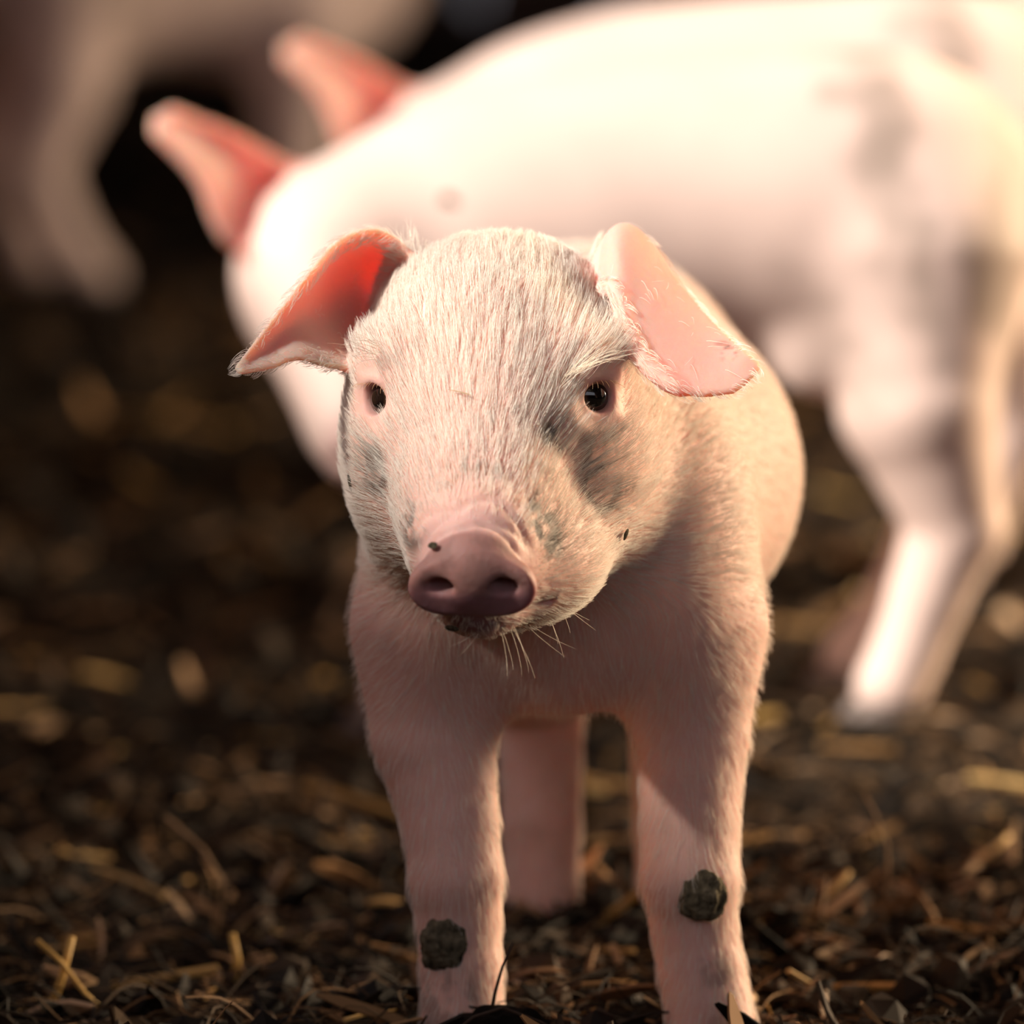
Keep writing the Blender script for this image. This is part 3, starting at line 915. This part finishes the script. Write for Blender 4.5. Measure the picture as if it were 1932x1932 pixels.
for k in range(150):
    d = 3.12 + 1.6 * RNG.random() ** 1.7; y = d - 3; x = RNG.uniform(-.072, .072) * d
    L = RNG.uniform(.012, .030) * (1 + .35 * y); p = RNG.normal(0, .25)
    lay('wood_flake', CHIPS[k % 6], M_CHIP, x, y, on_ground(x, y) + .003 + abs(math.sin(p)) * L * .4, L, RNG.uniform(0, 6.28), p, 'brown curled wood flake lying on the dark litter', 'wood flake', 'wood flakes on the litter', roll=RNG.normal(0, .4))

# ------------------------------------------------------------------ single things one can point at
def lump(name, loc, size, seed, m, label, cat, rx=0, flat=(1, 1, 1)):
    V, Q = clod_t(seed, 4)
    V = V * (.75 + .5 * fbm(V + 3 * seed, 5, seed + 4, 4))[:, None] * np.array(flat)
    o = link(name, poly_mesh(name, V, Q, True), m); o.location = loc; o.scale = (size,) * 3; o.rotation_euler.x = rx
    tag(o, label, cat); return o
lump('mud_clump', (-.0292, .0468, .0435), .022, 3, M_MUD, 'dark mud clump stuck low on the foreleg with the twig beside it', 'mud clump', 0, (1, .42, 1.45))
lump('mud_clump', (.0805, .0425, .0640), .021, 5, M_MUD, 'angular dark mud clump stuck below the knee of the foreleg standing apart from the twig', 'mud clump', 0, (1.0, .42, 1.5))
lump('manure_clump', (-.004, .020, .010), .036, 9, M_SOIL, 'crusty dark manure clump lying against the piglet forefoot under a twig', 'manure clump', 0, (1.2, 1, .9))
def stalk(name, path, r0, r1, m, label, cat, sides=6):
    p = np.array(path, float); c = p.mean(0); c[2] = p[:, 2].min()
    o = link(name, poly_mesh(name, *tube(p - c, r0, r1, sides), True), m); o.location = c; tag(o, label, cat); return o
M_TWIG = plain('dark_twig', (.05, .030, .018), .8, .4, .5)
M_STALK = plain('brown_stalk', (.28, .165, .08), .7, .3, .3)
M_GOLD = plain('golden_straw', (.66, .40, .11), .55, .2, .3)
M_PALE = plain('pale_straw', (.80, .52, .22), .55, .2, .3)
stalk('twig', [(-.0095, .024, .014), (-.0070, .026, .027), (-.0040, .028, .037), (.0005, .030, .047)], .0010, .0007, M_TWIG, 'thin dark twig poking up from the manure clump beside the forefoot', 'twig')
stalk('twig', [(-.026, .012, .010), (-.016, .010, .019), (-.004, .010, .023), (.012, .014, .016), (.024, .018, .008)], .0012, .0009, M_TWIG, 'dark arched twig draped over the manure clump', 'twig')
stalk('straw', [(-.2010, .13, -.002), (-.1960, .13, .012), (-.1915, .13, .030)], .0021, .0019, M_GOLD, 'upright golden straw crossed by a shorter straw', 'straw')
stalk('straw', [(-.2060, .122, .030), (-.1960, .124, .020), (-.1850, .122, .006), (-.1790, .12, .001)], .0016, .0013, M_GOLD, 'golden straw leaning across the upright straw', 'straw')
stalk('straw', [(-.1240, .20, -.004), (-.1222, .20, .006), (-.1245, .20, .018)], .0020, .0018, M_GOLD, 'short thick golden straw standing alone in the brown shavings', 'straw')
stalk('dry_stalk', [(-.1370, .30, -.002), (-.1340, .30, .012), (-.1326, .30, .0225), (-.1420, .31, .036), (-.1600, .33, .048)], .0018, .0010, M_STALK, 'tall bent brown stalk standing in the litter', 'stalk')
stalk('straw', [(.1390, .33, .004), (.1465, .33, .012), (.1560, .33, .022)], .0019, .0018, M_PALE, 'bright pale straw leaning on an upright stalk', 'straw')
stalk('dry_stalk', [(.1415, .29, -.004), (.1405, .29, .008), (.1430, .29, .026)], .0016, .0014, M_STALK, 'short upright stalk under the bright pale straw', 'stalk')
stalk('dry_stalk', [(.1700, .30, -.004), (.1725, .30, .026), (.1720, .30, .040), (.1660, .30, .055), (.1610, .30, .064)], .0010, .0006, M_STALK, 'thin reddish stalk arching high over the litter', 'stalk')
stalk('straw', [(.2180, .42, .008), (.2300, .425, .016), (.2370, .43, .021)], .0018, .0017, M_PALE, 'pale straw tilted up toward the pig hind foot', 'straw')
for i, (x, y) in enumerate(((-.131, .27), (-.126, .265))):
    lay('wood_flake', CHIPS[i], M_PALE, x, y, on_ground(x, y) + .006, .014, .6 * i, .2, ('larger', 'smaller')[i] + ' of two bright yellow wood flakes lying together', 'wood flake', wide=1.6)
lay('wood_flake', CHIPS[2], M_PALE, .048, .50, on_ground(.048, .5) + .008, .030, -.2, .05, 'broad pale wood flake behind the piglet hind foot', 'wood flake', wide=1.1)
lay('wood_flake', CHIPS[3], M_PALE, -.056, .50, on_ground(-.056, .5) + .008, .026, .3, .1, 'broad pale wood flake beside the foreleg with the lower mud clump', 'wood flake', wide=1.1)
def on_skin(name, guess, size, seed, m, label, cat, flat=(1, .5, 1), straw=False, yaw=0):
    co, i, _ = SNAP['kd'].find(guess); n = Vector(SNAP['N'][i])
    if straw:
        o = link(name, CHIPS[seed], m); o.scale = (size, size * .4, size * .4)
    else:
        V, Q = clod_t(seed, 2); o = link(name, poly_mesh(name, V * np.array(flat), Q), m); o.scale = (size,) * 3
    o.location = co + n * .0022
    o.rotation_euler = (n.to_track_quat('Z', 'Y') @ Matrix.Rotation(yaw, 3, 'Z').to_quaternion()).to_euler()
    tag(o, label, cat)
on_skin('straw_fleck', (-.0212, -.0304, .2863), .0105, 1, M_GOLD, 'tiny golden straw fleck caught in the forehead hair between the eyes', 'straw', straw=True, yaw=2.9)
on_skin('dirt_fleck', (-.0656, .0107, .246), .0065, 12, M_MUD, 'thin black dirt fleck on the edge of the cheek under the cupped ear', 'dirt', (.25, 1.2, .3))
on_skin('dirt_fleck', (.0449, .0079, .226), .0045, 13, M_MUD, 'small black dirt fleck on the jowl under the folded ear', 'dirt', (.8, 1.2, .4))
on_skin('dirt_fleck', (-.0239, -.0635, .1964), .0060, 14, M_MUD, 'dark dirt fleck hanging on the lip under the snout', 'dirt', (1.2, .6, .5))
on_skin('dirt_fleck', (-.0316, -.0796, .2297), .0045, 15, M_MUD, 'dark dirt fleck on the top rim of the snout', 'dirt', (1.3, .7, .3))
PV = np.empty(len(PIG.vertices) * 3); PIG.vertices.foreach_get('co', PV); PV = PV.reshape(-1, 3)
pj = PV[np.argmin(((PV - np.array((-.123, -.085, .283))) ** 2).sum(1))]
V, Q = clod_t(16, 2); o = link('dirt_fleck', poly_mesh('dirt_fleck', V, Q), M_MUD); o.scale = (.008,) * 3; o.location = Vector(pj) + Vector((.09, .93, 0))
tag(o, 'small dark dirt fleck on the neck of the grazing pig', 'dirt')
